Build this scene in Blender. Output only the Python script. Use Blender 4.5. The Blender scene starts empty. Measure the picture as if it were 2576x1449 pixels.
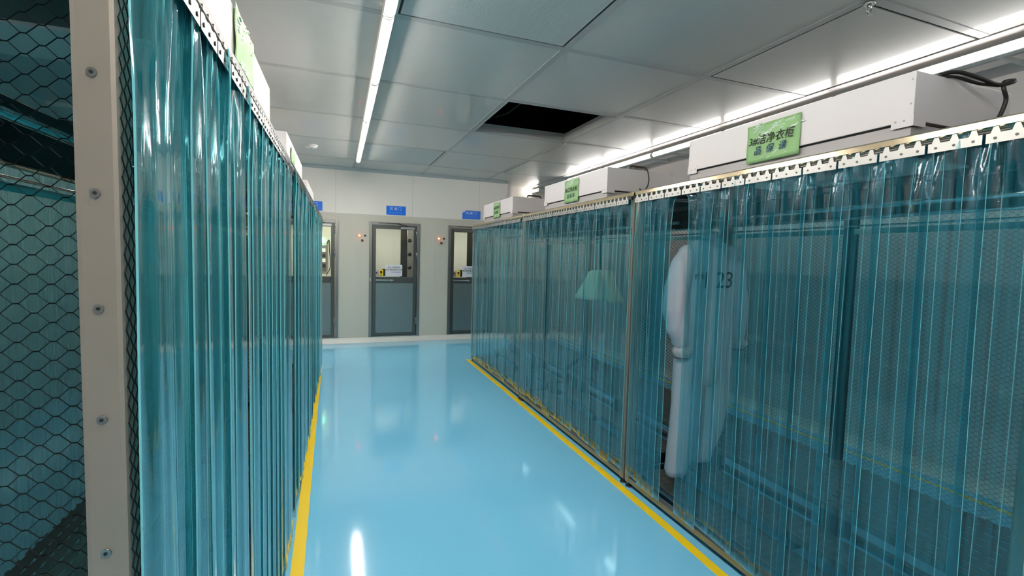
import bpy, bmesh, math, random
from mathutils import Vector, Matrix
random.seed(7)
S = bpy.context.scene
COL = S.collection
PI = math.pi

# ------------------------------------------------------------------ render look
S.view_settings.view_transform = 'Standard'
S.view_settings.look = 'None'
S.view_settings.gamma = 1.0
S.view_settings.use_curve_mapping = False
S.view_settings.exposure = 1.88
cy = S.cycles
cy.max_bounces = 7
cy.transparent_max_bounces = 36
cy.diffuse_bounces = 3
cy.glossy_bounces = 3
cy.transmission_bounces = 4
cy.caustics_reflective = False
cy.caustics_refractive = False
cy.sample_clamp_indirect = 6.0
cy.adaptive_threshold = .07
w = bpy.data.worlds.new('dark_world'); S.world = w
w.use_nodes = True
w.node_tree.nodes['Background'].inputs[0].default_value = (.02, .02, .02, 1)

# ------------------------------------------------------------------ materials
def srgb(r, g, b):
    def f(c):
        c /= 255.0
        return c/12.92 if c <= .04045 else ((c+.055)/1.055)**2.4
    return (f(r), f(g), f(b), 1)

def mat(name, col, rough=.5, metal=0, spec=.5, noise=0, nscale=20, bump=0, bscale=80, stretch=(1, 1, 1), coat=0, emit=None, estr=0):
    m = bpy.data.materials.new(name); m.use_nodes = True
    nt = m.node_tree; b = nt.nodes['Principled BSDF']
    b.inputs['Base Color'].default_value = col
    b.inputs['Roughness'].default_value = rough
    b.inputs['Metallic'].default_value = metal
    b.inputs['Specular IOR Level'].default_value = spec
    b.inputs['Coat Weight'].default_value = coat
    b.inputs['Coat Roughness'].default_value = .06
    if emit:
        b.inputs['Emission Color'].default_value = emit
        b.inputs['Emission Strength'].default_value = estr
    if noise or bump:
        tc = nt.nodes.new('ShaderNodeTexCoord')
        mp = nt.nodes.new('ShaderNodeMapping'); mp.inputs['Scale'].default_value = stretch
        nt.links.new(tc.outputs['Object'], mp.inputs['Vector'])
    if noise:
        n = nt.nodes.new('ShaderNodeTexNoise'); n.inputs['Scale'].default_value = nscale
        n.inputs['Detail'].default_value = 4
        nt.links.new(mp.outputs[0], n.inputs['Vector'])
        mx = nt.nodes.new('ShaderNodeMix'); mx.data_type = 'RGBA'
        mx.inputs[6].default_value = tuple(c*(1-noise) for c in col[:3])+(1,)
        mx.inputs[7].default_value = tuple(min(1, c*(1+noise)) for c in col[:3])+(1,)
        nt.links.new(n.outputs['Fac'], mx.inputs[0])
        nt.links.new(mx.outputs[2], b.inputs['Base Color'])
    if bump:
        n2 = nt.nodes.new('ShaderNodeTexNoise'); n2.inputs['Scale'].default_value = bscale
        nt.links.new(mp.outputs[0], n2.inputs['Vector'])
        bp = nt.nodes.new('ShaderNodeBump'); bp.inputs['Strength'].default_value = bump
        bp.inputs['Distance'].default_value = .01
        nt.links.new(n2.outputs['Fac'], bp.inputs['Height'])
        nt.links.new(bp.outputs['Normal'], b.inputs['Normal'])
    return m

M = {}
M['floor'] = mat('blue_epoxy', (.20, .585, .84, 1), .09, 0, .5, .04, 1.2, .012, 2.0, coat=.3)
M['floor_white'] = mat('white_coving', srgb(222, 222, 214), .35)
M['yellow'] = mat('yellow_paint', srgb(244, 208, 16), .35)
M['ceil'] = mat('ceiling_panel', (.62, .605, .56, 1), .36, .05, .5, .03, 6, coat=.35)
M['ceil_grid'] = mat('ceiling_grid', (.47, .47, .45, 1), .38, .1, .5, coat=.3)
M['filter'] = mat('diffuser_panel', (.58, .59, .56, 1), .4, .1, .5, .05, 300, .15, 300, (1, .02, 1))
M['black'] = mat('black_gap', (.012, .011, .012, 1), .7)
M['void'] = mat('dark_void', (.02, .018, .019, 1), .9, noise=.3)
M['wall_up'] = mat('white_wall_panel', srgb(240, 234, 224), .45, noise=.02, nscale=3)
M['wall_low'] = mat('grey_wall_panel', srgb(206, 202, 187), .45, noise=.02, nscale=3)
M['wall_w'] = mat('white_side_wall', srgb(214, 208, 204), .5, noise=.02, nscale=3)
M['seam'] = mat('light_seam', srgb(206, 207, 200), .4)
M['steel'] = mat('brushed_steel', srgb(150, 150, 146), .3, .9, .5, .12, 8, .02, 60, (30, 30, 1))
M['steel_dark'] = mat('dark_steel', srgb(98, 98, 94), .32, .85, .5, .12, 8, .02, 60, (30, 30, 1))
M['black_steel'] = mat('blackened_steel', srgb(46, 46, 46), .4, .6)
M['door_steel'] = mat('door_steel', srgb(102, 104, 100), .3, .8, .5, .1, 5, .02, 50, (30, 30, 1))
M['door_panel'] = mat('door_panel_steel', srgb(136, 150, 150), .38, .8, .5, .08, 5, .02, 60, (30, 30, 1))
M['post'] = mat('beige_steel', srgb(154, 142, 130), .45, .3, .5, .06, 12)
M['mesh'] = mat('black_mesh', (.012, .014, .015, 1), .45, .3)
M['shelf'] = mat('perforated_steel', srgb(120, 117, 112), .36, .6, .5, .15, 14)
M['plate'] = mat('plate_steel', srgb(190, 190, 187), .3, .85)
M['chrome'] = mat('chrome', srgb(225, 225, 222), .12, 1)
M['rail_warm_sheen'] = mat('polished_rail', srgb(214, 200, 172), .14, 1)  # stainless rail; the warm colour paints in its golden reflection
M['white'] = mat('white_powdercoat', srgb(222, 216, 216), .4, noise=.015, nscale=4)
M['white2'] = mat('white_frame', srgb(238, 228, 218), .5)
M['grey'] = mat('grey_base', srgb(178, 173, 172), .5)
M['plastic'] = mat('white_plastic', srgb(232, 232, 226), .4)
M['cable'] = mat('black_cable', (.02, .016, .014, 1), .45)
M['brown'] = mat('brown_handle', srgb(70, 56, 44), .4)
M['green'] = mat('green_paper', srgb(146, 190, 128), .55, noise=.03, nscale=5)
M['pink_ink'] = mat('black_ink', (.012, .015, .012, 1), .6)
M['blue_ink'] = mat('blue_ink', srgb(24, 70, 110), .6)
M['sign_blue'] = mat('blue_sign', srgb(6, 116, 236), .3)
M['sign_text'] = mat('pale_blue_ink', srgb(205, 228, 250), .5)
M['sign_text2'] = mat('light_blue_ink', srgb(92, 172, 240), .5)
M['paper'] = mat('white_paper', srgb(226, 226, 232), .6)
M['grey_ink'] = mat('grey_ink', srgb(70, 70, 76), .6)
M['sticker'] = mat('yellow_sticker', srgb(240, 205, 30), .5)
M['sticker_ink'] = mat('brown_ink', srgb(90, 35, 12), .6)
M['coverall'] = mat('white_pink_fabric', srgb(240, 222, 226), .8, noise=.03, nscale=8, bump=.25, bscale=12)
M['cuff'] = mat('pale_pink_cuff', srgb(228, 204, 202), .85, bump=.3, bscale=20)
M['cuff_in'] = mat('dusty_pink', srgb(176, 124, 122), .85)
M['cream'] = mat('cream_fabric', srgb(248, 242, 214), .8, noise=.03, nscale=10)
M['lamp_red'] = mat('red_lamp', (.9, .08, .05, 1), .3, emit=(1, .09, .04, 1), estr=3.0)
M['lamp_green_off'] = mat('dark_green_lamp', srgb(30, 66, 50), .3)
M['button'] = mat('amber_button', srgb(132, 66, 22), .35)
M['lamp_green'] = mat('lit_exit_green', (.1, .9, .4, 1), .3, emit=(.25, 1, .5, 1), estr=2.0)
M['lamp_amber'] = mat('amber_indicator', (1, .8, .2, 1), .3, emit=(1, .8, .2, 1), estr=3.0)
M['tube'] = mat('lit_tube', (1, 1, 1, 1), .4, emit=(1, .95, .885, 1), estr=29.0)
M['tube_in'] = mat('lit_tube_shower', (1, 1, 1, 1), .4, emit=(1, .98, .9, 1), estr=58.0)
M['tube_r'] = mat('lit_tube_side', (1, 1, 1, 1), .4, emit=(1, .955, .92, 1), estr=3.6)
M['tube_far'] = mat('lit_tube_far_side', (1, 1, 1, 1), .4, emit=(1, .955, .92, 1), estr=8.0)
M['red'] = mat('red_tag', srgb(190, 50, 30), .5)
M['inner'] = mat('shower_dark_steel', srgb(78, 74, 68), .25, .85, noise=.1, nscale=6)
M['inner_w'] = mat('shower_white', srgb(214, 213, 200), .5)

def thin_ior(nt, fr, ior):
    # the same reflectance on entering and on leaving the sheet
    ge = nt.nodes.new('ShaderNodeNewGeometry'); mr = nt.nodes.new('ShaderNodeMapRange')
    mr.inputs[3].default_value = ior; mr.inputs[4].default_value = 1/ior
    nt.links.new(ge.outputs['Backfacing'], mr.inputs[0]); nt.links.new(mr.outputs[0], fr.inputs['IOR'])
def pvc(name, tint, haze_col, hmin, hmax, ior=1.42):
    m = bpy.data.materials.new(name); m.use_nodes = True
    nt = m.node_tree; nt.nodes.clear(); L = nt.links.new
    out = nt.nodes.new('ShaderNodeOutputMaterial')
    tr = nt.nodes.new('ShaderNodeBsdfTransparent'); tr.inputs[0].default_value = tint
    gl = nt.nodes.new('ShaderNodeBsdfGlossy'); gl.inputs['Roughness'].default_value = .07
    gl.inputs['Color'].default_value = (1, 1, 1, 1)
    df = nt.nodes.new('ShaderNodeBsdfDiffuse'); df.inputs[0].default_value = haze_col
    tl = nt.nodes.new('ShaderNodeBsdfTranslucent'); tl.inputs[0].default_value = haze_col
    dm = nt.nodes.new('ShaderNodeMixShader'); dm.inputs[0].default_value = .5
    L(df.outputs[0], dm.inputs[1]); L(tl.outputs[0], dm.inputs[2])
    tc = nt.nodes.new('ShaderNodeTexCoord'); mp = nt.nodes.new('ShaderNodeMapping')
    oi = nt.nodes.new('ShaderNodeObjectInfo')
    mp.inputs['Scale'].default_value = (40, 75, .55)
    L(tc.outputs['Object'], mp.inputs['Vector'])
    ad = nt.nodes.new('ShaderNodeVectorMath'); ad.operation = 'ADD'
    mu = nt.nodes.new('ShaderNodeMath'); mu.operation = 'MULTIPLY'; mu.inputs[1].default_value = 57
    L(oi.outputs['Random'], mu.inputs[0]); L(mp.outputs[0], ad.inputs[0]); L(mu.outputs[0], ad.inputs[1])
    n = nt.nodes.new('ShaderNodeTexNoise'); n.inputs['Scale'].default_value = 1; n.inputs['Detail'].default_value = 5; n.inputs['Roughness'].default_value = .65
    L(ad.outputs[0], n.inputs['Vector'])
    mr = nt.nodes.new('ShaderNodeMapRange')
    mr.inputs[1].default_value = .38; mr.inputs[2].default_value = .68
    mr.inputs[3].default_value = hmin; mr.inputs[4].default_value = hmax
    L(n.outputs['Fac'], mr.inputs[0])
    m1 = nt.nodes.new('ShaderNodeMixShader')
    L(mr.outputs[0], m1.inputs[0]); L(tr.outputs[0], m1.inputs[1]); L(dm.outputs[0], m1.inputs[2])
    bn = nt.nodes.new('ShaderNodeTexNoise'); bn.inputs['Scale'].default_value = 1; bn.inputs['Detail'].default_value = 2
    mp2 = nt.nodes.new('ShaderNodeMapping'); mp2.inputs['Scale'].default_value = (20, 30, 1.1)
    L(tc.outputs['Object'], mp2.inputs['Vector'])
    ad2 = nt.nodes.new('ShaderNodeVectorMath'); ad2.operation = 'ADD'
    L(mp2.outputs[0], ad2.inputs[0]); L(mu.outputs[0], ad2.inputs[1]); L(ad2.outputs[0], bn.inputs['Vector'])
    bp = nt.nodes.new('ShaderNodeBump'); bp.inputs['Strength'].default_value = .25; bp.inputs['Distance'].default_value = .010
    L(bn.outputs['Fac'], bp.inputs['Height'])
    fr = nt.nodes.new('ShaderNodeFresnel'); thin_ior(nt, fr, ior)
    L(bp.outputs[0], gl.inputs['Normal']); L(bp.outputs[0], fr.inputs['Normal'])
    m2 = nt.nodes.new('ShaderNodeMixShader')
    L(fr.outputs[0], m2.inputs[0]); L(m1.outputs[0], m2.inputs[1]); L(gl.outputs[0], m2.inputs[2])
    L(m2.outputs[0], out.inputs[0])
    return m
M['pvc'] = pvc('clear_teal_pvc', (.66, .83, .86, 1), (.08, .52, .67, 1), .015, .21)
M['pvc_l'] = pvc('hazy_teal_pvc', (.50, .85, .88, 1), (.08, .52, .585, 1), .08, .56, 1.75)
M['pvc_edge'] = pvc('teal_pvc_edge', (.6, .9, .92, 1), (.36, .88, .93, 1), .92, 1.0)  # brighter colour imitates light piped out at strip edges and ribs
M['pvc_back'] = pvc('teal_pvc_sheet', (.45, .64, .65, 1), (.25, .38, .39, 1), .42, .52)
def glass():
    m = bpy.data.materials.new('door_glass'); m.use_nodes = True
    nt = m.node_tree; nt.nodes.clear(); L = nt.links.new
    out = nt.nodes.new('ShaderNodeOutputMaterial')
    tr = nt.nodes.new('ShaderNodeBsdfTransparent'); tr.inputs[0].default_value = (.92, .94, .92, 1)
    gl = nt.nodes.new('ShaderNodeBsdfGlossy'); gl.inputs['Roughness'].default_value = .02
    fr = nt.nodes.new('ShaderNodeFresnel'); thin_ior(nt, fr, 1.45)
    mx = nt.nodes.new('ShaderNodeMixShader')
    L(fr.outputs[0], mx.inputs[0]); L(tr.outputs[0], mx.inputs[1]); L(gl.outputs[0], mx.inputs[2]); L(mx.outputs[0], out.inputs[0])
    return m
M['glass'] = glass()
def film():
    m = glass(); m.name = 'clear_tape_film'
    return m

# ------------------------------------------------------------------ mesh builder
class MB:
    def __init__(s): s.v = []; s.f = []; s.mi = []; s.sm = []
    def face(s, idx, mi=0, sm=False): s.f.append(idx); s.mi.append(mi); s.sm.append(sm)
    def box(s, x0, x1, y0, y1, z0, z1, mi=0, ch=0.0):
        if ch:
            c = min(ch, (x1-x0)*.45, (y1-y0)*.45, (z1-z0)*.45)
            bm = bmesh.new(); bmesh.ops.create_cube(bm, size=1)
            for v in bm.verts:
                v.co = Vector(((x0+x1)/2+v.co.x*(x1-x0), (y0+y1)/2+v.co.y*(y1-y0), (z0+z1)/2+v.co.z*(z1-z0)))
            bmesh.ops.bevel(bm, geom=bm.edges[:], offset=c, segments=2, affect='EDGES', profile=.6)
            s.bm(bm, mi); return s
        b = len(s.v)
        s.v += [(x, y, z) for z in (z0, z1) for y in (y0, y1) for x in (x0, x1)]
        for q in ((0, 2, 3, 1), (4, 5, 7, 6), (0, 1, 5, 4), (2, 6, 7, 3), (0, 4, 6, 2), (1, 3, 7, 5)):
            s.face([b+i for i in q], mi)
        return s
    def bm(s, bm, mi=0, sm=False):
        b = len(s.v); bm.verts.ensure_lookup_table(); bm.verts.index_update()
        s.v += [tuple(v.co) for v in bm.verts]
        for f in bm.faces: s.face([b+v.index for v in f.verts], mi, sm)
        bm.free()
    def tube(s, pts, r, n=10, mi=0, cap=True, sm=True, closed=False):
        pts = [Vector(p) for p in pts]; b = len(s.v); N = len(pts)
        rr = r if isinstance(r, (list, tuple)) else [r]*N
        up = None
        for i, p in enumerate(pts):
            if closed: d = pts[(i+1) % N]-pts[i-1]
            else: d = pts[min(i+1, N-1)]-pts[max(i-1, 0)]
            d = d.normalized() if d.length > 1e-9 else Vector((0, 0, 1))
            if up is None:
                up = Vector((0, 0, 1)) if abs(d.z) < .9 else Vector((1, 0, 0))
            a = d.cross(up)
            if a.length < 1e-6: a = d.cross(Vector((0, 1, 0)))
            a.normalize(); c = a.cross(d).normalized(); up = c
            for k in range(n):
                t = 2*PI*k/n
                s.v.append(tuple(p+(a*math.cos(t)+c*math.sin(t))*rr[i]))
        for i in range(N if closed else N-1):
            j = (i+1) % N
            for k in range(n):
                s.face([b+i*n+k, b+i*n+(k+1) % n, b+j*n+(k+1) % n, b+j*n+k], mi, sm)
        if cap and not closed:
            s.face([b+k for k in range(n)][::-1], mi); s.face([b+(N-1)*n+k for k in range(n)], mi)
        return s
    def prism(s, poly, f0, f1, axis='x', mi=0):
        """poly of 2-D points extruded between f0 and f1 along axis"""
        b = len(s.v); n = len(poly)
        for f in (f0, f1):
            for p, q in poly:
                s.v.append({'x': (f, p, q), 'y': (p, f, q), 'z': (p, q, f)}[axis])
        s.face([b+i for i in range(n)][::-1], mi); s.face([b+n+i for i in range(n)], mi)
        for i in range(n):
            j = (i+1) % n
            s.face([b+i, b+j, b+n+j, b+n+i], mi)
        return s
    def disc(s, c, axis, r, h, n=16, mi=0, dome=0):
        c = Vector(c); a = Vector(axis).normalized()
        pts = [c, c+a*h]; rr = [r, r]
        if dome:
            for k in range(1, 5):
                t = k/4*PI/2
                pts.append(c+a*(h+dome*math.sin(t))); rr.append(max(r*math.cos(t), r*.02))
        return s.tube(pts, rr, n, mi)
    def build(s, name, mats, parent=None, loc=None):
        me = bpy.data.meshes.new(name); me.from_pydata(s.v, [], s.f)
        if not isinstance(mats, (list, tuple)): mats = [mats]
        for m in mats: me.materials.append(m)
        me.polygons.foreach_set('material_index', s.mi)
        me.polygons.foreach_set('use_smooth', s.sm)
        bm = bmesh.new(); bm.from_mesh(me); bmesh.ops.recalc_face_normals(bm, faces=bm.faces[:]); bm.to_mesh(me); bm.free()
        me.update()
        return link(name, me, parent, loc)

def link(name, me, parent=None, loc=None):
    o = bpy.data.objects.new(name, me); COL.objects.link(o)
    if parent: o.parent = parent
    if loc: o.location = loc
    return o
def tag(o, label=None, cat=None, group=None, kind=None):
    if label: o['label'] = label
    if cat: o['category'] = cat
    if group: o['group'] = group
    if kind: o['kind'] = kind
    return o
def thing(name, loc, rz, label, cat, group=None):
    o = bpy.data.objects.new(name, None); COL.objects.link(o)
    o.empty_display_size = .1
    o.location = loc; o.rotation_euler = (0, 0, rz)
    return tag(o, label, cat, group)
def copy_tree(o, parent=None):
    c = o.copy(); COL.objects.link(c)
    if parent: c.parent = parent
    for ch in [q for q in COL.objects if q.parent == o]: copy_tree(ch, c)
    return c
def struct(o): o['kind'] = 'structure'; return o

def text_mesh(txt, size, mtx, shear=0, depth=.0006, space=1.0):
    cu = bpy.data.curves.new('lettering', 'FONT'); cu.body = txt; cu.size = size
    cu.align_x = 'CENTER'; cu.align_y = 'CENTER'; cu.extrude = depth; cu.shear = shear; cu.space_character = space
    cu.resolution_u = 3
    o = bpy.data.objects.new('lettering', cu); COL.objects.link(o)
    dg = bpy.context.evaluated_depsgraph_get()
    me = bpy.data.meshes.new_from_object(o.evaluated_get(dg))
    bpy.data.objects.remove(o); bpy.data.curves.remove(cu)
    me.name = 'lettering'; me.materials.clear(); me.transform(mtx)
    return me
# text frames: wall facing -Y (reads along +X) ; aisle face of right boxes facing -X (reads along -Y)
FACE_NY = Matrix(((1, 0, 0, 0), (0, 0, -1, 0), (0, 1, 0, 0), (0, 0, 0, 1)))
FACE_NX = Matrix(((0, 0, -1, 0), (-1, 0, 0, 0), (0, 1, 0, 0), (0, 0, 0, 1)))
def lettering(txt, size, at, frame, m, parent, shear=0, name='lettering', space=1.0):
    me = text_mesh(txt, size, Matrix.Translation(at) @ frame, shear, space=space); me.materials.append(m)
    return link(name, me, parent)

# ------------------------------------------------------------------ camera
f_px = 1197.756; ya, pi_, ro = (math.radians(a) for a in (20.716, -3.7363, 1.5136)); H = 1.58
F = Vector((math.sin(ya)*math.cos(pi_), math.cos(ya)*math.cos(pi_), math.sin(pi_)))
R0 = Vector((math.cos(ya), -math.sin(ya), 0)); U0 = R0.cross(F)
R = R0*math.cos(ro)+U0*math.sin(ro); U = U0*math.cos(ro)-R0*math.sin(ro)
cam = bpy.data.cameras.new('camera'); co = bpy.data.objects.new('camera', cam); COL.objects.link(co)
cam.sensor_width = 36; cam.lens = f_px/2576*36; cam.clip_start = .05
co.matrix_world = Matrix(((R.x, U.x, -F.x, 0), (R.y, U.y, -F.y, 0), (R.z, U.z, -F.z, H), (0, 0, 0, 1)))
S.camera = co

# ------------------------------------------------------------------ room shell
ZC = 3.028; YW = 8.75; XR = 4.30; XK = 3.80; XL = -2.6; YF = -3.0; XC = 3.16; YR = 9.25
struct(MB().box(XL-.1, XR+.1, YF-.1, YR+.1, -.1, 0).build('floor', M['floor']))
XG = [XL, -2.06, -.86, .34, 1.508, 2.73, XK]
YG = [YF, -1.75, -.55, .65, 1.84, 3.07, 4.25, 5.47, 6.66, 7.88, YW]
FILT = {(3, 4), (3, 8), (5, 4), (5, 8)}
cb = MB()
for i in range(len(XG)-1):
    for j in range(len(YG)-1):
        if (i, j) == (4, 6): continue
        if (i, j) in FILT: continue
        cb.box(XG[i], XG[i+1], YG[j], YG[j+1], ZC, ZC+.03)
cb.box(XC, XK, YW, YR, ZC, ZC+.03)
struct(cb.build('ceiling', M['ceil']))
gb = MB(); g = .026; gz0, gz1 = ZC-.003, ZC+.028
for x in XG[1:-1]: gb.box(x-g, x+g, YF, YW, gz0, gz1)
for y in YG[1:-1]:
    for i in range(len(XG)-1):
        gb.box(XG[i]+g*(i > 0), XG[i+1]-g*(i < len(XG)-2), y-g, y+g, gz0, gz1)
struct(gb.build('trim_1', M['ceil_grid']))
# flanges standing up around the open tile
ob = MB()
x0, x1, y0, y1 = XG[4]+g, XG[5]-g, YG[6]+g, YG[7]-g
ob.box(x0, x0+.004, y0, y1, ZC-.005, ZC+.10).box(x1-.004, x1, y0, y1, ZC-.005, ZC+.10)
ob.box(x0, x1, y0, y0+.004, ZC-.005, ZC+.06).box(x0, x1, y1-.004, y1, ZC-.005, ZC+.10)
struct(ob.build('trim_2', M['ceil_grid']))
# the dark space over the ceiling
vb = MB()
vx0, vx1, vy0, vy1, vz = .6, 3.6, 3.2, 6.6, 3.95
vb.box(vx0, vx1, vy0, vy1, vz, vz+.05).box(vx0-.05, vx0, vy0, vy1, ZC+.03, vz).box(vx1, vx1+.05, vy0, vy1, ZC+.03, vz)
vb.box(vx0, vx1, vy0-.05, vy0, ZC+.03, vz).box(vx0, vx1, vy1, vy1+.05, ZC+.03, vz)
vb.box(vx0, x0-.03, vy0, vy1, ZC+.031, ZC+.05).box(x1+.03, vx1, vy0, vy1, ZC+.031, ZC+.05)
struct(vb.build('ceiling_void', M['void']))
for (x, y, r) in ((1.75, 5.9, .010), (1.95, 6.0, .004), (1.66, 6.1, .004)):
    o = MB().tube([(x, y, ZC+.05), (x, y, vz)], r, 6).build('hanger_rod', M['black'])
    tag(o, {1.75: 'thick dark hanger rod seen in the open ceiling tile', 1.95: 'thin dark hanger rod, right of the thick one in the open ceiling tile', 1.66: 'thin dark hanger rod, left of the thick one in the open ceiling tile'}[x], 'rod')
o = MB().tube([(2.1, 4.6, 3.5), (2.0, 4.9, 3.32), (1.9, 5.3, 3.24), (1.75, 5.6, 3.22), (1.6, 5.75, 3.3)], .006, 6).build('loose_wire', M['grey_ink'])
tag(o, 'thin grey wire drooping inside the dark open ceiling tile', 'wire')

# walls
wb = MB()
doors = [(-.795, .093), (.603, 1.491), (2.015, 2.903)]   # outer frame left and right
DZ0, DZ1 = .09, 2.132
BAND = 2.251
# back wall: two tones as two meshes, openings left for the doors
ub = MB().box(XL, XC, YW, YW+.1, BAND, ZC)
struct(ub.build('wall_back_upper', M['wall_up']))
lb = MB()
xs = [XL]+[q for d in doors for q in d]+[XC]
for k in range(0, len(xs), 2): lb.box(xs[k], xs[k+1], YW, YW+.1, 0, BAND)
for d in doors: lb.box(d[0], d[1], YW, YW+.1, DZ1, BAND).box(d[0], d[1], YW, YW+.1, 0, DZ0)
struct(lb.build('wall_back', M['wall_low']))
sb = MB()
for x in (-1.06, .346, 1.75): sb.box(x-.006, x+.006, YW-.002, YW+.01, .085, BAND)
sb.box(XL, XC, YW-.002, YW+.01, BAND-.004, BAND+.004)
for x in (.05, 1.35, 2.6): sb.box(x-.003, x+.003, YW-.001, YW+.01, BAND, ZC)
struct(sb.build('trim_3', M['seam']))
struct(MB().box(XC-.0, XC+.1, YW+.1, YR, 0, ZC).box(XC, XR, YR, YR+.1, 0, ZC).build('wall_recess', M['wall_up']))
struct(MB().box(XR, XR+.1, YF, YR+.1, 0, ZC).build('wall_right', M['wall_w']))
struct(MB().box(XL-.1, XL, YF, YR, 0, ZC).build('wall_left', M['wall_w']))
struct(MB().box(XL-.1, XR+.1, YF-.1, YF, 0, ZC).build('wall_front', M['wall_w']))
# coving at floor and ceiling
kb = MB()
kb.prism([(YW-.055, 0), (YW, 0), (YW, .085), (YW-.012, .085), (YW-.02, .06), (YW-.035, .03)], XL, XC, 'x')
struct(kb.build('baseboard_back', M['floor_white']))
struct(MB().prism([(XR-.05, 0), (XR, 0), (XR, .09), (XR-.012, .09), (XR-.02, .06), (XR-.032, .03)], YF, YR, 'y').build('baseboard_right', M['floor_white']))
struct(MB().prism([(YW-.045, ZC-.002), (YW, ZC-.002), (YW, ZC-.045), (YW-.012, ZC-.045), (YW-.02, ZC-.03)], XL, XC, 'x').build('trim_4', M['ceil_grid']))
struct(MB().box(XK, XK+.014, YF, YR, ZC+.001, ZC+.03).build('trim_5', M['black']))
struct(MB().box(XK+.014, XR, YF, YR, ZC-.004, ZC+.03).build('trim_6', M['wall_w']))

# ceiling filter outlets
for n, (i, j) in enumerate(sorted(FILT)):
    a0, a1, b0, b1 = XG[i]+g, XG[i+1]-(g if i < 5 else 0), YG[j]+g, YG[j+1]-g
    t = thing('ceiling_diffuser', ((a0+a1)/2, (b0+b1)/2, ZC), 0,
              ['large ribbed ceiling filter outlet with a dark gap around it, cut by the top edge',
               'pale ceiling filter outlet beside the far end of the lamp line',
               'ceiling filter outlet with one dark joint over the near white fan box',
               'small bluish ceiling filter outlet near the far right corner'][n], 'ceiling vent', 'ceiling filter outlets')
    hx, hy = (a1-a0)/2, (b1-b0)/2
    MB().box(-hx+.015, hx-.015, -hy+.015, hy-.015, -.004, .0035).build('diffuser_panel', M['filter'] if n in (0, 1) else M['ceil'], t)
    MB().box(-hx, hx, -hy, hy, .004, .03).build('recess', M['black'], t)  # black plate stands in for the shade in the gap round the panel

# sprinkler heads and smoke detector
def sprinkler(x, y, label):
    t = thing('ceiling_sprinkler', (x, y, ZC-.003), 0, label, 'sprinkler', 'ceiling sprinklers')
    MB().disc((0, 0, -.012), (0, 0, 1), .028, .012).build('escutcheon', M['chrome'], t)
    b = MB().tube([(0, 0, -.012), (0, 0, -.03)], .012, 8)
    for s_ in (-1, 1): b.tube([(s_*.01, 0, -.025), (s_*.018, 0, -.045), (s_*.004, 0, -.062)], .0035, 6)
    b.build('yoke', M['chrome'], t)
    b = MB()
    for k in range(10):
        a = k*2*PI/10
        b.box(.008, .026, -.004, .004, -.001, .001)
        for q in range(len(b.v)-8, len(b.v)):
            x_, y_, z_ = b.v[q]; b.v[q] = (x_*math.cos(a)-y_*math.sin(a), x_*math.sin(a)+y_*math.cos(a), z_-.064)
    b.disc((0, 0, -.066), (0, 0, 1), .01, .004).build('deflector', M['chrome'], t)
sprinkler(2.715, 5.50, 'chrome sprinkler head at the far corner of the open ceiling tile')
sprinkler(2.76, 1.86, 'chrome sprinkler head cut by the top edge of the picture')
t = thing('smoke_detector', (-.247, 7.14, ZC), 0, 'round white smoke detector on the ceiling left of the lamp line', 'smoke detector')
MB().disc((0, 0, 0), (0, 0, -1), .06, .018, 24).build('base', M['plastic'], t)
MB().disc((0, 0, -.018), (0, 0, -1), .048, .012, 24, dome=.016).build('sensor_cap', M['plastic'], t)
MB().tube([(.01, 0, -.03), (-.05, 0, -.034), (-.1, 0, -.03)], .011, 8).build('test_arm', M['plastic'], t)

# ------------------------------------------------------------------ lamps
def tube_light(length, m):
    t = thing('ceiling_tube_light', (0, 0, 0), 0, '', 'lamp')
    hl = length/2
    b = MB(); prof = []
    for k in range(11):
        a = -PI*k/10
        prof.append((.029*math.cos(a), .034*math.sin(a)-.012))
    b.prism(prof, -hl+.012, hl-.012, 'y')
    b.build('diffuser_tube', m, t)
    MB().box(-.034, .034, -hl, hl, -.031, .03, ch=.004).build('housing', M['plastic'], t)
    for s_ in (-1, 1):
        b = MB().prism([(p*1.12, q*1.06) for p, q in prof], s_*(hl-.012), s_*hl, 'y'); b.build('end_cap', M['plastic'], t)
    return t
proto = tube_light(1.165, M['tube'])
ends = [7.71-1.192*k for k in range(9)]
for k, e in enumerate(ends):
    o = proto if k == 0 else copy_tree(proto)
    y = e-.5825
    o.location = (.27+.0122*y, y, ZC-.033); o.rotation_euler = (0, 0, -.0122)
    nm = ['lit tube lamp at the far end of the central ceiling line', 'second lit tube lamp from the far end of the central ceiling line',
          'third lit tube lamp from the far end of the central ceiling line', 'fourth lit tube lamp from the far end of the central ceiling line',
          'lit tube lamp of the central line cut by the top edge of the picture']
    tag(o, nm[k] if k < 5 else 'lit tube lamp of the central line behind the camera', 'lamp', 'tube lamps along the ceiling centre')
gap = 5.25
proto2 = tube_light(1.165, M['tube_r'])
proto3 = tube_light(1.165, M['tube_far'])
proto2.location = (3.91, gap-1.2*5-.6, 2.945); proto2.rotation_euler = (0, PI/2, 0)
tag(proto2, 'lit right side tube lamp far behind the camera', 'lamp', 'tube lamps along the right wall')
def brackets(o):
    for q in (-.4, .4):
        MB().box(-.012, .012, q-.01, q+.01, .03, XR-3.91).build('bracket', M['plastic'], o)
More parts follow.
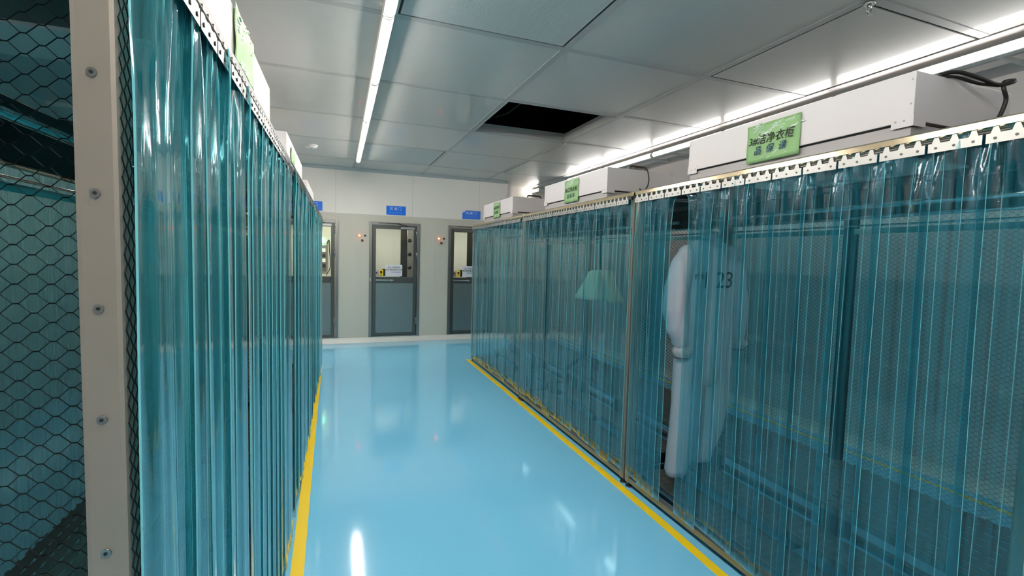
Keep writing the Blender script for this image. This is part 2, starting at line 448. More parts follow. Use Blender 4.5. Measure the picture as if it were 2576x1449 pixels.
for k in range(-4, 4):
    y = gap+1.2*k-.6
    if y > 8.0: break
    o = copy_tree(proto2 if k < 1 else proto3)
    o.location = (3.91, y, 2.945); o.rotation_euler = (0, PI/2, 0); brackets(o)
    lab = {3: 'lit tube lamp on the right side nearest the far corner', 2: 'second lit right side tube lamp from the far corner, behind the middle fan box',
           1: 'lit right side tube lamp seen above the cable handle of the middle fan box', 0: 'lit right side tube lamp ending at the near fan box',
           -1: 'lit right side tube lamp hidden behind the near fan box', -2: 'lit tube lamp at the upper right, behind the loose black cable'}.get(k, 'lit tube lamp of the right side line behind the camera')
    tag(o, lab, 'lamp', 'tube lamps along the right wall')
o = proto3; o.location = (3.91, gap+1.2*3+.45, 2.945); o.scale = (1, .62, 1); o.rotation_euler = (0, PI/2, 0)
brackets(o)
tag(o, 'short lit tube lamp in the far right corner recess', 'lamp', 'tube lamps along the right wall')
for k in range(4):  # unseen lamps, added to brighten what lies behind the left row
    o = copy_tree(proto); o.location = (-2.1, .6+2.2*k, ZC-.033)
    tag(o, 'added unseen tube lamp brightening the space behind the left cabinets', 'lamp', 'added tube lamps behind the left cabinets')

# ------------------------------------------------------------------ floor lines
def line(pts, wd, label):
    b = MB()
    n = len(pts); v0 = len(b.v)
    for (x, y) in pts:
        b.v += [(x-wd/2, y, .0), (x+wd/2, y, .0), (x-wd/2, y, .0012), (x+wd/2, y, .0012)]
    for i in range(n-1):
        a = v0+4*i; c = a+4
        b.face([a+2, a+3, c+3, c+2]); b.face([a, a+2, c+2, c]); b.face([a+1, c+1, c+3, a+3])
    tag(b.build('floor_marking', M['yellow']), label, 'floor line', 'yellow floor lines')
line([(-.158, -1.0), (-.158, 1.0), (-.160, 2.4), (-.164, 3.3), (-.167, 5.0), (-.160, 6.98)], .062, 'straight yellow floor line along the left curtained cabinets')
line([(1.80, -1.0), (1.828, .9), (1.850, 1.8), (1.868, 2.25), (1.886, 3.06), (1.905, 4.2), (1.922, 5.3), (1.932, 6.95)], .055, 'straight yellow floor line along the right curtained cabinets')
line([(4.12, -1.0), (4.12, 8.9)], .04, 'yellow floor line by the right wall, seen through the curtains')

# ------------------------------------------------------------------ cabinets
W2 = 1.02; D = .85; HT = 2.045; PW = .045
def expanded(width, height, pw, ph, r):
    """expanded metal: staggered diamond strands with short flats at the knuckles, in the y-z plane"""
    b = MB()
    nx = max(1, int(round(width/pw))); nz = max(1, int(round(height/ph)))
    px, pz = width/nx, height/nz; fl = px*.16
    for j in range(nz+1):
        z = j*pz
        for sgn in (1, -1):
            if (j == 0 and sgn == -1) or (j == nz and sgn == 1): continue
            pts = []
            off = 0 if j % 1 == 0 else 0
            for i in range(nx):
                y = i*px
                pts += [(y, z), (y+fl/2, z), (y+px/2-fl/2, z+sgn*pz*.5), (y+px/2+fl/2, z+sgn*pz*.5), (y+px-fl/2, z)]
            pts.append((nx*px, z))
            base = len(b.v)
            for k, (y, z_) in enumerate(pts):
                b.v += [(-r, y, z_-r*.9), (-r, y, z_+r*.9), (r*.8, y, z_)]
            for k in range(len(pts)-1):
                a = base+3*k; c = a+3
                b.face([a, a+1, c+1, c]); b.face([a+1, a+2, c+2, c+1]); b.face([a+2, a, c, c+2])
    return b
def rot_yz_to_xz(b):
    b.v = [(y, x, z) for x, y, z in b.v]; return b

def make_cabinet():
    t = thing('garment_cabinet', (0, 0, 0), 0, '', 'cabinet')
    def post(x, y, h0=.035, h1=HT-.04, w=PW, m=M['post'], rivets=False):
        b = MB().box(x, x+w, y, y+w, h0, h1, ch=.006)
        return b.build('post', m, t)
    for y in (-W2, W2-PW):
        post(0, y); post(D-PW, y)
    post(D-PW-.012, .10, .40, HT-.2, .055, M['black_steel'])
    b = MB().box(-.012, PW, -W2, W2, HT-.032, HT, ch=.006).build('top_rail', M['rail_warm_sheen'], t)
    b = MB().box(D-PW, D, -W2, W2, HT-.04, HT, ch=.006)
    for y in (-W2, W2-PW): b.box(PW, D-PW, y, y+PW, HT-.04, HT, ch=.006)
    b.build('top_frame', M['steel'], t)
    b = MB().box(.005, PW, -W2+PW, W2-PW, .035, .075, ch=.005).build('bottom_rail', M['steel'], t)
    b = MB().box(D-PW, D-.005, -W2+PW, W2-PW, .035, .075, ch=.005)
    for y in (-W2+.002, W2-PW-.002): b.box(PW, D-PW, y, y+PW, .035, .075, ch=.005)
    b.build('bottom_frame', M['steel_dark'], t)
    # slim hooked tube the strip plates hang on
    MB().tube([(-.012, -W2+.004, 2.0), (-.012, W2-.004, 2.0)], .0105, 10).build('curtain_rail', M['steel_dark'], t)
    # feet
    for x in (.022, D-.022):
        for y in (-W2+.022, W2-.022):
            b = MB().disc((x, y, 0), (0, 0, 1), .024, .008, 14).tube([(x, y, .008), (x, y, .05)], .008, 8)
            b.build('foot', M['steel_dark'], t)
    # mesh panels
    me = expanded(D-2*PW, 1.88, .0345, .0235, .0009)
    pan = rot_yz_to_xz(me).build('side_mesh', M['mesh'], t, (PW, -W2+PW*.5, .075))
    p2 = pan.copy(); COL.objects.link(p2); p2.location = (PW, W2-PW*.5, .075)
    bp = expanded(2*(W2-PW), 1.42, .0345, .0235, .0008).build('back_mesh', M['mesh'], t, (D-.022, -(W2-PW), .42))
    # dark top plenum: skirt sheets and roof plates round the filter opening
    b = MB().box(D-.012, D-.010, -W2+PW, W2-PW, 1.86, HT-.04)
    b.build('back_skirt', M['steel_dark'], t)
    b = MB().box(PW, D-PW, -W2+PW, -.445, HT-.012, HT-.002).box(PW, D-PW, .445, W2-PW, HT-.012, HT-.002)
    b.box(.72, D-PW, -.445, .445, HT-.012, HT-.002)
    b.build('roof_plate', M['steel_dark'], t)
    b = MB().box(.10, .70, -.445, -.24, HT-.02, HT).box(.10, .70, .24, .445, HT-.02, HT).box(.10, .16, -.24, .24, HT-.02, HT).box(.64, .70, -.24, .24, HT-.02, HT)
    b.build('filter_frame', M['white2'], t)
    MB().box(.16, .64, -.24, .24, HT-.008, HT).build('filter_face', M['filter'], t)
    # twin hanging bars
    b = MB().tube([(.43, -W2+PW, 1.86), (.43, W2-PW, 1.86)], .0125, 12).build('hanging_bar', M['chrome'], t)
    b = MB()
    b.tube([(D-.06, -W2+PW, 1.845), (D-.06, W2-PW, 1.845)], .012, 10)
    b.tube([(D-.06, -W2+PW, 1.80), (D-.06, W2-PW, 1.80)], .006, 10)
    b.box(D-.052, D-.048, -W2+PW, W2-PW, 1.755, 1.785)  # bright strip added to imitate a band of light below the bars
    b.build('brace_bar', M['chrome'], t)
    # stepped slotted shoe shelves
    for (a0, a1, z, z2) in ((.10, .33, .09, .09), (.345, .55, .165, .165), (.565, .81, .30, .47)):
        b = MB(); n = 9; st = (a1-a0)/n; zf = lambda x: z+(z2-z)*(x-a0)/(a1-a0)
        def sheet(xa, xb, ya, yb, dz):
            k0 = len(b.v); b.box(xa, xb, ya, yb, 0, .004)
            for q in range(k0, len(b.v)):
                x_, y_, z_ = b.v[q]; b.v[q] = (x_, y_, z_+zf(x_)+dz)
        for k in range(n): sheet(a0+k*st, a0+k*st+st*.80, -W2+PW, W2-PW, 0)
        ny = 34; sy = 2*(W2-PW)/ny
        for k in range(ny+1):
            y = -W2+PW+k*sy; sheet(a0, a1, y-.011, y+.011, -.0006)
        b.box(a0-.004, a0+.004, -W2+PW, W2-PW, z-.03, z+.010, 1)
        b.build('slotted_shelf', [M['shelf'], M['steel']], t)
    for y in (-W2+.06, 0, W2-.09):
        b = MB().prism([(.10, .075), (.81, .075), (.81, .465), (.57, .295), (.57, .164), (.355, .164), (.355, .089), (.10, .089)], y, y+.02, 'y')
        b.build('shelf_bracket', M['steel_dark'], t)
    return t

XRr = lambda y: 1.906+.0088*(y-.75)
XLl = lambda y: -.241+.0165*(y-.75)
aR, aL = .0088, .0165
cab = make_cabinet()
row = [('R', 1.75), ('R', 3.795), ('R', 5.845), ('L', 1.735), ('L', 3.80), ('L', 5.87)]
clab = {('R', 1.75): 'steel garment cabinet at the right front, holding the hanging white coverall',
        ('R', 3.795): 'middle steel garment cabinet of the right row, holding the cream hood',
        ('R', 5.845): 'far steel garment cabinet of the right row, nearest the doors',
        ('L', 1.735): 'steel garment cabinet at the left front with a black mesh end and beige post',
        ('L', 3.80): 'middle steel garment cabinet of the left row',
        ('L', 5.87): 'far steel garment cabinet of the left row, nearest the doors'}
cabs = {}
for k, (s_, y) in enumerate(row):
    o = cab if k == 0 else copy_tree(cab)
    if s_ == 'R': o.location = (XRr(y), y-.018*(y < 2), 0); o.rotation_euler = (0, 0, -aR)
    else: o.location = (XLl(y), y, 0); o.rotation_euler = (0, 0, PI-aL)
    tag(o, clab[(s_, y)], 'cabinet', 'garment cabinets with strip curtains'); cabs[(s_, y)] = o
for z in (.62, .93, 1.195, 1.366, 1.504, 1.643, 1.784):
    b = MB().disc((.024, W2, z), (0, 1, 0), .0055, .0022, 12, 0).disc((.024, W2+.002, z), (0, 1, 0), .0022, .0008, 8, 1)
    b.build('rivet', [M['steel'], M['black']], cabs[('L', 1.735)])
expanded(PW, 1.88, .0225, .0235, .0009).build('mesh_edge', M['mesh'], cabs[('L', 1.735)], (-.0022, W2-PW, .09))
# tinted sheet behind the left cabinets
for y in (1.735, 3.80, 5.87):
    for ch in [q for q in COL.objects if q.parent == cabs[('L', y)]]:
        if ch.name.startswith('back_mesh'): bpy.data.objects.remove(ch)
        elif ch.name.startswith('top_rail'):
            ch.material_slots[0].link = 'OBJECT'; ch.material_slots[0].material = M['black_steel']  # darker copy of the rail steel, painting in the left row's dark reflections
    MB().box(D+.002, D+.005, -W2+.01, W2-.01, .06, 1.86).build('back_sheet', M['pvc_back'], cabs[('L', y)])
MB().box(-.001, .003, -W2+.012, -W2+.03, 1.755, 1.80).build('red_tag', M['red'], cabs[('R', 3.795)])

# ------------------------------------------------------------------ strip curtains
def strip_mesh(seed, wd, ln, amp, crump, flare, push=0):
    rnd = random.Random(seed)
    us = sorted([i/12-.5 for i in range(13)]+[q+e for q in (-.165, .165) for e in (-.0026, .0026)]+[-.5+.006, .5-.006])
    nu, nz = len(us)-1, 34
    ribs = {i for i in range(nu) if us[i+1]-us[i] < .0065}
    p1, p2, p3 = (rnd.uniform(0, 6.28) for _ in range(3))
    k1 = rnd.uniform(.8, 1.6); k2 = rnd.uniform(2.2, 3.6); lean = rnd.uniform(-.02, .02)*flare
    bow = rnd.choice((-1, 1))*rnd.uniform(.4, 1)*amp
    def P(i, j):
        u = us[i]; v = j/nz
        vz = v**1.6
        x = bow*(1-4*u*u)*(.35+.65*v) + amp*.5*math.sin(k1*PI*u*2+p1+v*.7) + amp*.3*math.sin(k2*PI*u*2+p2-v*.9)
        c = math.exp(-((vz-.02)/.05)**2)
        x += crump*c*math.sin(9*u+p3)*.7 + crump*.5*math.exp(-((vz-.06)/.05)**2)*math.sin(17*u+p2)
        y = u*wd*(1-.05*math.sin(PI*v)) + push*min(1, v/.14)**2*(3-2*min(1, v/.14)) + lean*v + .006*flare*math.sin(v*5+p1)
        return Vector((x, y, -ln*vz))
    th = .0026
    g_ = [[P(i, j) for i in range(nu+1)] for j in range(nz+1)]
    b = MB()
    idx = {}
    for side in (0, 1):
        for j in range(nz+1):
            for i in range(nu+1):
                a = g_[j][min(i+1, nu)]-g_[j][max(i-1, 0)]; c = g_[min(j+1, nz)][i]-g_[max(j-1, 0)][i]
                n = a.cross(c).normalized()
                idx[(side, i, j)] = len(b.v)
                b.v.append(tuple(g_[j][i]+n*(th/2 if side else -th/2)))
    for j in range(nz):
        for i in range(nu):
            for side in (0, 1):
                b.face([idx[(side, i, j)], idx[(side, i+1, j)], idx[(side, i+1, j+1)], idx[(side, i, j+1)]], 1 if i in ribs else 0, True)
        for i in (0, nu):
            b.face([idx[(0, i, j)], idx[(1, i, j)], idx[(1, i, j+1)], idx[(0, i, j+1)]], 1)
    for i in range(nu):
        for j in (0, nz):
            b.face([idx[(0, i, j)], idx[(1, i, j)], idx[(1, i+1, j)], idx[(0, i+1, j)]], 1)
    return b
def plate_mesh():
    b = MB(); hw = .0722
    for xf in (0,):
        b.box(-.0035, -.002, -hw, hw, -.044, -.014)
        for k in (-1, 0, 1):
            y = k*.05
            b.prism([(y-.012, -.014), (y+.012, -.014), (y+.006, .004), (y-.006, .004)], -.0035, -.002, 'x')
            b.box(-.0035, .010, y-.006, y+.006, .003, .0048)
            b.disc((-.0035, y, -.030), (-1, 0, 0), .0042, .0016, 10, 1)
    return b
R_PROT = [(strip_mesh(11+k, .192, 1.925-.02*(k % 3), .003, .014, .6)) for k in range(5)]
L_PROT = [(strip_mesh(41+k, .20, 1.925-.025*(k % 3), .0065, .009, 1.0)) for k in range(6)]
def mk(b, name, mm='pvc'):
    o = b.build(name, [M[mm], M['pvc_edge']]); me = o.data; bpy.data.objects.remove(o); return me
LEAN_ME = [mk(strip_mesh(71, .192, 1.925, .003, .010, .4, -.075), 'strip'), mk(strip_mesh(72, .192, 1.925, .003, .010, .4, .115), 'strip')]
R_ME = [mk(b, 'strip') for b in R_PROT]; L_ME = [mk(b, 'strip', 'pvc_l') for b in L_PROT]
o = plate_mesh().build('hanger_plate', [M['plate'], M['steel_dark']]); PL_ME = o.data; bpy.data.objects.remove(o)
PL_DARK = PL_ME.copy(); PL_DARK.materials[0] = M['steel_dark']; PL_DARK.materials[1] = M['black_steel']  # same plates; darker metal stands in for dim reflections on the left
qlab = {('R', 1.75): 'clear teal strip curtain on the right, in front of the hanging coverall',
        ('R', 3.795): 'clear teal strip curtain in front of the cream hood, middle of the right row',
        ('R', 5.845): 'greenish clear strip curtain at the far end of the right row',
        ('L', 1.735): 'large rippled teal strip curtain at the left front beside the beige post',
        ('L', 3.80): 'narrow looking teal strip curtain in the middle of the left row',
        ('L', 5.87): 'sliver of teal strip curtain at the far end of the left row'}
rnd = random.Random(5)
for (s_, y) in row:
    c = cabs[(s_, y)]
    t = thing('strip_curtain', c.location.copy(), 0, qlab[(s_, y)], 'strip curtain', 'PVC strip curtains along the aisle')
    t.rotation_euler = c.rotation_euler
    right = s_ == 'R'
    pitch = .1532 if right else .1228
    n = 13 if right else 16
    start = -pitch*(n-1)/2
    for k in range(n):
        u = start+k*pitch
        if right: yaw = -rnd.uniform(.035, .07); dx = -.012-.004*(k % 2)
        else: yaw = rnd.uniform(.01, .06); dx = -.007-.004*(k % 2)
        me = (R_ME if right else L_ME)[rnd.randrange(5)]
        sc = 1.0
        if (s_, y) == ('R', 1.75) and k in (9, 10): me = LEAN_ME[k-9]
        st = link('strip', me, t, (dx, u, 2.008)); st.rotation_euler = (0, 0, yaw); st.scale = (1, sc, 1)
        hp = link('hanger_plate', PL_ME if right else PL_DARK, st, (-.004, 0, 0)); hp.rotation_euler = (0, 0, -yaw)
        hp.location = (0, 0, 0); hp.scale = (1, 1/sc, 1)
        hp.matrix_parent_inverse = Matrix.Identity(4)
        hp.location = Matrix.Rotation(-yaw, 3, 'Z') @ Vector((-dx-(.026 if right else .018), 0, 0))
        if not right: hp.scale = (1, .8, 1)

# ------------------------------------------------------------------ fan filter boxes
def make_box():
    t = thing('fan_filter_unit', (0, 0, HT), 0, '', 'fan box')
    L2, Dp = .61, .61
    MB().box(.008, Dp-.008, -L2+.01, L2-.01, .0, .078).build('base', M['grey'], t)
    MB().box(.012, Dp-.012, -L2+.03, L2-.03, .078, .087).build('joint_gap', M['black'], t)
    b = MB().box(0, Dp, -L2, L2, .087, .268, ch=.003)
    b.build('housing', M['white'], t)
    for y in (-L2, L2):
        b = MB(); s_ = 1 if y < 0 else -1
        b.box(-.0022, 0, min(y, y+s_*.075), max(y, y+s_*.075), .066, .112)
        b.box(-.0022, .07, min(y, y-s_*.0022), max(y, y-s_*.0022), .066, .108)
        b.disc((-.0022, y+s_*.03, .09), (-1, 0, 0), .004, .001, 8, 1).disc((-.0022, y+s_*.06, .092), (-1, 0, 0), .004, .001, 8, 1)
        b.build('corner_bracket', [M['white'], M['grey']], t)
    b = MB()
    for y in (-L2+.012, L2-.012):
        for z in (.15, .24): b.disc((-.0001, y, z), (-1, 0, 0), .0035, .0008, 8)
    b.disc((-.0001, -.10, .15), (-1, 0, 0), .0035, .0008, 8)
    b.build('screw', M['grey'], t)
    return t
fb = make_box()
def place(o, x, y, rz, lab):
    o.location = (x, y, HT); o.rotation_euler = (0, 0, rz)
    tag(o, lab, 'fan box', 'white fan filter boxes on the cabinets'); return o
boxes = {}
boxes['R1'] = place(fb, 2.04, 1.79, -aR, 'white fan filter box with a green sign, on the right front cabinet')
for key, x, y, rz, lab in (('R2', 2.045, 3.93, -aR, 'white fan filter box with a brown cable handle, on the middle right cabinet'),
                           ('R3', 2.05, 6.07, -aR, 'far white fan filter box, on the last right cabinet'),
                           ('L1', -.278, 1.86, PI-aL, 'white fan filter box at the upper left with a glaring green sheet'),
                           ('L2', -.255, 3.90, PI-aL, 'middle white fan filter box of the left row'),
                           ('L3', -.235, 6.00, PI-aL, 'farthest white fan filter box of the left row')):
    boxes[key] = place(copy_tree(fb), x, y, rz, lab)
# cables and carrying handles (parts of their boxes; local x = depth, y along the aisle, z up from the base)
def smooth(pts, n=6):
    out = []
    P_ = [Vector(p) for p in pts]
    for i in range(len(P_)-1):
        a, b_, c, d = P_[max(i-1, 0)], P_[i], P_[i+1], P_[min(i+2, len(P_)-1)]
        for k in range(n):
            t_ = k/n
            out.append(.5*((2*b_)+(c-a)*t_+(2*a-5*b_+4*c-d)*t_*t_+(3*b_-a-3*c+d)*t_**3))
    out.append(P_[-1]); return out
b = MB()
b.tube(smooth([(.15, -.60, .276), (.20, -.63, .285), (.28, -.66, .265), (.36, -.68, .245), (.41, -.70, .255), (.44, -.69, .27), (.40, -.68, .26), (.38, -.69, .23), (.40, -.69, .19), (.39, -.68, .13), (.36, -.67, .08), (.34, -.66, .005)]), .0075, 8)
b.tube(smooth([(.15, -.60, .27), (.22, -.62, .272), (.30, -.65, .25), (.37, -.68, .243)]), .006, 8)
b.build('power_cord', M['cable'], boxes['R1'])
b = MB().tube(smooth([(.24, -.56, .268), (.24, -.56, .295), (.27, -.56, .302), (.36, -.56, .302), (.39, -.56, .295), (.39, -.56, .268)], 4), .009, 8)
b.build('carry_handle', M['brown'], boxes['R2'])
b = MB().tube(smooth([(.34, -.57, .295), (.35, -.63, .28), (.365, -.645, .20), (.35, -.65, .13), (.30, -.66, .09), (.27, -.66, .11), (.29, -.66, .075), (.22, -.66, .07), (.1, -.66, .075)]), .005, 8)
b.build('power_cord', M['cable'], boxes['R2'])
b = MB().tube(smooth([(.24, -.5, .268), (.24, -.5, .30), (.27, -.5, .305), (.38, -.5, .305), (.41, -.5, .30), (.41, -.5, .268)], 4), .009, 8)
b.build('carry_handle', M['cable'], boxes['R3'])
b = MB().tube(smooth([(.40, -.5, .30), (.44, -.52, .275), (.5, -.54, .27), (.56, -.60, .275), (.58, -.64, .20)]), .006, 8)
b.build('power_cord', M['cable'], boxes['R3'])

# ------------------------------------------------------------------ green signs
def crinkle(b, rndm, y0, y1, z0, z1, n, m_i):
    for _ in range(n):
        y = rndm.uniform(y0, y1); z = rndm.uniform(z0, z1)
        pts = []
        for k in range(4):
            pts.append((-.004-.003*rndm.random(), y, z)); y -= rndm.uniform(.004, .022); z += rndm.uniform(-.003, .014)
        b.tube(smooth(pts, 3), rndm.uniform(.0012, .0034), 6, m_i)
def sign(key, yc, w_, zc, h_, texts, lab, x_off=-.004, seed=1, rnd_n=26, tilt=0):
    bx = boxes[key]
    t = thing('paper_sign', bx.location.copy(), 0, lab, 'sign', 'green paper signs')
    t.rotation_euler = bx.rotation_euler
    nb = MB(); r_ = random.Random(seed)
    nu, nv = 14, 10
    base = len(nb.v)
    for side in (0, 1):
        for j in range(nv+1):
            for i in range(nu+1):
                u = (i/nu-.5)*w_; v = (j/nv-.5)*h_
                x = x_off-.0012*math.sin(i*.8+seed)-.0016*math.sin(j*.9+i*.35)-(.0012 if side else 0)-.0015
                nb.v.append((x, yc+u, zc+v+tilt*u))
    n1 = (nu+1)*(nv+1)
    for j in range(nv):
        for i in range(nu):
            a = base+j*(nu+1)+i
            nb.face([a, a+1, a+nu+2, a+nu+1], 0, True); nb.face([n1+a, n1+a+1, n1+a+nu+2, n1+a+nu+1], 0, True)
    for j in range(nv):
        for i in (0, nu):
            a = base+j*(nu+1)+i; nb.face([a, a+nu+1, n1+a+nu+1, n1+a])
    for i in range(nu):
        for j in (0, nv):
            a = base+j*(nu+1)+i; nb.face([a, a+1, n1+a+1, n1+a])
    nb.build('sheet', M['green'], t)
    cb_ = MB(); crinkle(cb_, r_, yc-w_*.1, yc+w_*.5, zc+h_*.05, zc+h_*.45, rnd_n, 0)
    crinkle(cb_, r_, yc-w_*.45, yc-w_*.2, zc+h_*.15, zc+h_*.42, rnd_n//4, 0)
    crinkle(cb_, r_, yc-w_*.3, yc+w_*.3, zc-h_*.49, zc-h_*.38, rnd_n//4, 0)
    cb_.build('tape_crease', M['tape_glare'], t)
    for (tx, sz, dy, dz, m) in texts:
        lettering(tx, sz, Vector((x_off-.0075, yc+dy, zc+dz)), FACE_NX, m, t, 0.18 if sz > .045 else 0)
    return t
M['tape_glare'] = mat('white_glare_tape', srgb(240, 246, 238), .12, 0, 1.0, coat=1)  # creases of clear film, coloured opaque white to carry their glare
def s_local(yworld, key): return yworld-boxes[key].location.y
sign('R1', s_local(1.797, 'R1'), .305, .146, .19, [('3#洁净衣柜', .052, .01, .012, M['pink_ink']), ('品  保  课', .046, .01, -.040, M['blue_ink'])],
     'green paper sign with black Chinese text on the near right fan box', seed=3)
sign('R2', s_local(3.93, 'R2'), .275, .148, .20, [('3#洁净衣柜', .048, 0, .012, M['pink_ink']), ('品 保 课', .042, 0, -.045, M['blue_ink'])],
     'green paper sign with torn glaring top on the middle right fan box', seed=5)
sign('R3', s_local(6.06, 'R3'), .27, .150, .20, [('3#洁净衣柜', .048, 0, .03, M['pink_ink']), ('品 保 课', .042, 0, -.03, M['blue_ink'])],
     'small pale green paper sign on the far right fan box', seed=8, rnd_n=8)
sign('L1', .02, .32, .19, .17, [], 'glare covered green paper on the upper left fan box', seed=9, rnd_n=30)
sign('L2', .25, .28, .14, .18, [], 'sliver of green paper on the middle left fan box', seed=10, rnd_n=6)
o = MB().tube([(-.40, 3.20, 2.10), (-.235, 3.20, 2.10)], .022, 12).build('plastic_pipe', M['plastic'])
tag(o, 'short white plastic pipe end in front of the middle left fan box', 'pipe')

# ------------------------------------------------------------------ doors
def make_door(n, x0, x1, closer=True):
    t = thing('door_%d' % n, ((x0+x1)/2, YW, 0), 0, ['steel air shower door at the left, half hidden by the left curtains', 'middle steel air shower door with a glass upper half, fully in view',
              'right steel air shower door, half hidden by the right curtains'][n-1], 'door')
    t['kind'] = 'structure'
    hw = (x1-x0)/2; fw = .05
    b = MB()
    b.box(-hw, -hw+fw, -.02, .1, DZ0, DZ1, ch=.004).box(hw-fw, hw, -.02, .1, DZ0, DZ1, ch=.004).box(-hw+fw, hw-fw, -.02, .1, DZ1-.05, DZ1, ch=.004)
    b.box(-hw+fw, hw-fw, -.005, .1, DZ0, DZ0+.015)
    b.build('door_frame', M['steel'], t)
    lx, z0, z1 = hw-fw-.004, DZ0+.02, DZ1-.054
    st = .062
    b = MB()
    def bev(xa, xb, za, zb, s_):   # stile with a bevelled inner edge
        b.box(xa, xb, .0, .045, za, zb, ch=.006)
    bev(-lx, -lx+st, z0, z1, 1); bev(lx-st, lx, z0, z1, 1)
    bev(-lx+st, lx-st, z1-.062, z1, 1); bev(-lx+st, lx-st, 1.055, 1.165, 1); bev(-lx+st, lx-st, z0, z0+.05, 1)
    b.build('leaf_frame', M['door_steel'], t)
    MB().box(-lx+st, lx-st, .012, .03, z0+.05, 1.055).build('lower_panel', M['door_panel'], t)
    MB().box(-lx+st, lx-st, .018, .024, 1.165, z1-.062).build('pane', M['glass'], t)
    b = MB().box(-lx+.055, -lx+.375, -.022, -.012, 1.098, 1.118, ch=.004)
    b.disc((-lx+.075, 0, 1.108), (0, -1, 0), .014, .02, 12).disc((-lx+.33, 0, 1.108), (0, -1, 0), .018, .026, 12)
    b.build('door_handle', M['chrome'], t)
    MB().box(-hw+.012, -hw+.028, -.026, -.018, 1.08, 1.14).build('strike_plate', M['chrome'], t)
    b = MB()
    for z in (.30, 1.50, 1.90): b.tube([(lx-.006, -.012, z), (lx-.006, -.012, z+.13)], .013, 10)
    b.build('hinge', M['steel'], t)
    b = MB().box(.10, .34, -.05, 0, 2.02, 2.062, ch=.006)
    b.build('door_closer', M['plate'], t)
    b = MB().tube([(.22, -.03, 2.062), (.22, -.03, 2.078)], .008, 8).tube([(.22, -.03, 2.078), (.17, -.12, 2.085), (.06, -.03, 2.115)], .007, 8)
    b.tube([(.06, -.03, 2.115), (-.28, -.025, 2.118)], .006, 8)
    b.build('closer_arm', M['steel_dark'], t)
    return t
for n, (a, c) in enumerate(doors): make_door(n+1, a, c)

# air shower chambers behind the doors
for n, (a, c) in enumerate(doors):
    xa, xb, ya_, yb = a-.16, c+.14, YW+.1, YW+1.35
    b = MB().box(xa, xb, yb, yb+.04, 0, 2.3).box(xa-.03, xa, ya_, yb+.04, 0, 2.3).box(xb, xb+.03, ya_, yb+.04, 0, 2.3)
    b.box(xa, xb, ya_, yb, 2.28, 2.32).box(xa, xb, ya_, yb, .0, .085)
    struct(b.build('wall_chamber', M['inner_w'] if n == 0 else M['inner']))
    mid = (a+c)/2
    o = MB().box(mid-.05, mid+.05, YW+.12, YW+.42, 2.255, 2.275).build('chamber_lamp', M['tube_in'])
    tag(o, ['flat lit lamp over the chamber behind the left door', 'flat lit lamp over the chamber behind the middle door', 'flat lit lamp over the chamber behind the right door'][n], 'lamp', 'chamber lamps')
    if n:
        o = MB().box(a+.06, a+.545+.17, yb-.06, yb-.02, 1.0, 2.12, ch=.004).build('wall_panel', M['inner_w'])
        tag(o, ['', 'plain white panel seen through the glass of the middle door', 'plain white panel seen through the glass of the right door'][n], 'panel', 'white panels behind the door glass')
        t = thing('nozzle_column', (a+.93, yb, 1.0), 0, ['', 'steel column of round air nozzles behind the glass of the middle door', 'steel column of round air nozzles behind the glass of the right door'][n], 'air nozzles', 'nozzle columns behind the doors')
        MB().box(-.075, .10, -.03, 0, .02, 1.2, ch=.004).build('column_plate', M['plate'], t)
        for z in (.30, .58, .86):
            MB().disc((-.03, -.03, z), (0, -1, 0), .038, .012, 16, dome=.02).build('nozzle', M['black_steel'], t)
        o = MB().disc((xb-.34, yb-.001, 1.255), (0, -1, 0), .014, .01, 12).build('indicator_light', M['lamp_amber'])
        tag(o, ['', 'tiny amber light glowing low in the glass of the middle door', 'tiny amber light glowing low in the glass of the right door'][n], 'indicator light')
    else:
        t = thing('switch_box', (c-.25, yb, 1.2), 0, 'grey electrical switch box behind the glass of the left door', 'switch box')
        MB().box(-.09, .06, -.07, 0, .02, .52, ch=.005).build('enclosure', M['steel'], t)
        for k in range(4): MB().box(-.06+.02*(k % 2), .03, -.085, -.07, .08+.1*k, .15+.1*k, ch=.004).build('breaker', M['cable'] if k % 2 == 0 else M['plastic'], t)
        MB().tube(smooth([(.05, -.04, .52), (.09, -.04, .62), (.10, -.04, .45), (.12, -.05, .1), (.04, -.05, -.08)]), .008, 8).build('wire', M['cable'], t)
        o = MB().disc((c-.27, yb-.01, 1.80), (0, -1, 0), .045, .015, 16).build('exit_light', M['lamp_green'])
        tag(o, 'round glowing green light above the switch box behind the left door', 'indicator light')

# blue signs
def blue_sign(x0, x1, z0, z1, lab):
    t = thing('door_sign', ((x0+x1)/2, YW, (z0+z1)/2), 0, lab, 'sign', 'blue air shower door signs')
    hw, hh = (x1-x0)/2, (z1-z0)/2
    MB().box(-hw, hw, -.006, 0, -hh, hh).build('sign_plate', M['sign_blue'], t)
    lettering('风淋门', .066, Vector((-.01, -.0068, .026)), FACE_NY, M['sign_text'], t, space=1.2)
    lettering('Air shower door', .036, Vector((0, -.0068, -.036)), FACE_NY, M['sign_text2'], t, shear=.25)
    return t
blue_sign(-.50, -.16, 2.276, 2.43, 'blue air shower sign above the left door, mostly hidden')
blue_sign(.892, 1.230, 2.270, 2.428, 'blue air shower sign above the middle door')
s3 = blue_sign(2.278, 2.628, 2.268, 2.428, 'blue air shower sign with a peeled corner above the right door')
MB().prism([(-.175, .08), (-.115, .08), (-.13, .05), (-.175, .035)], -.0085, -.006, 'y').build('peeled_corner', M['paper'], s3)

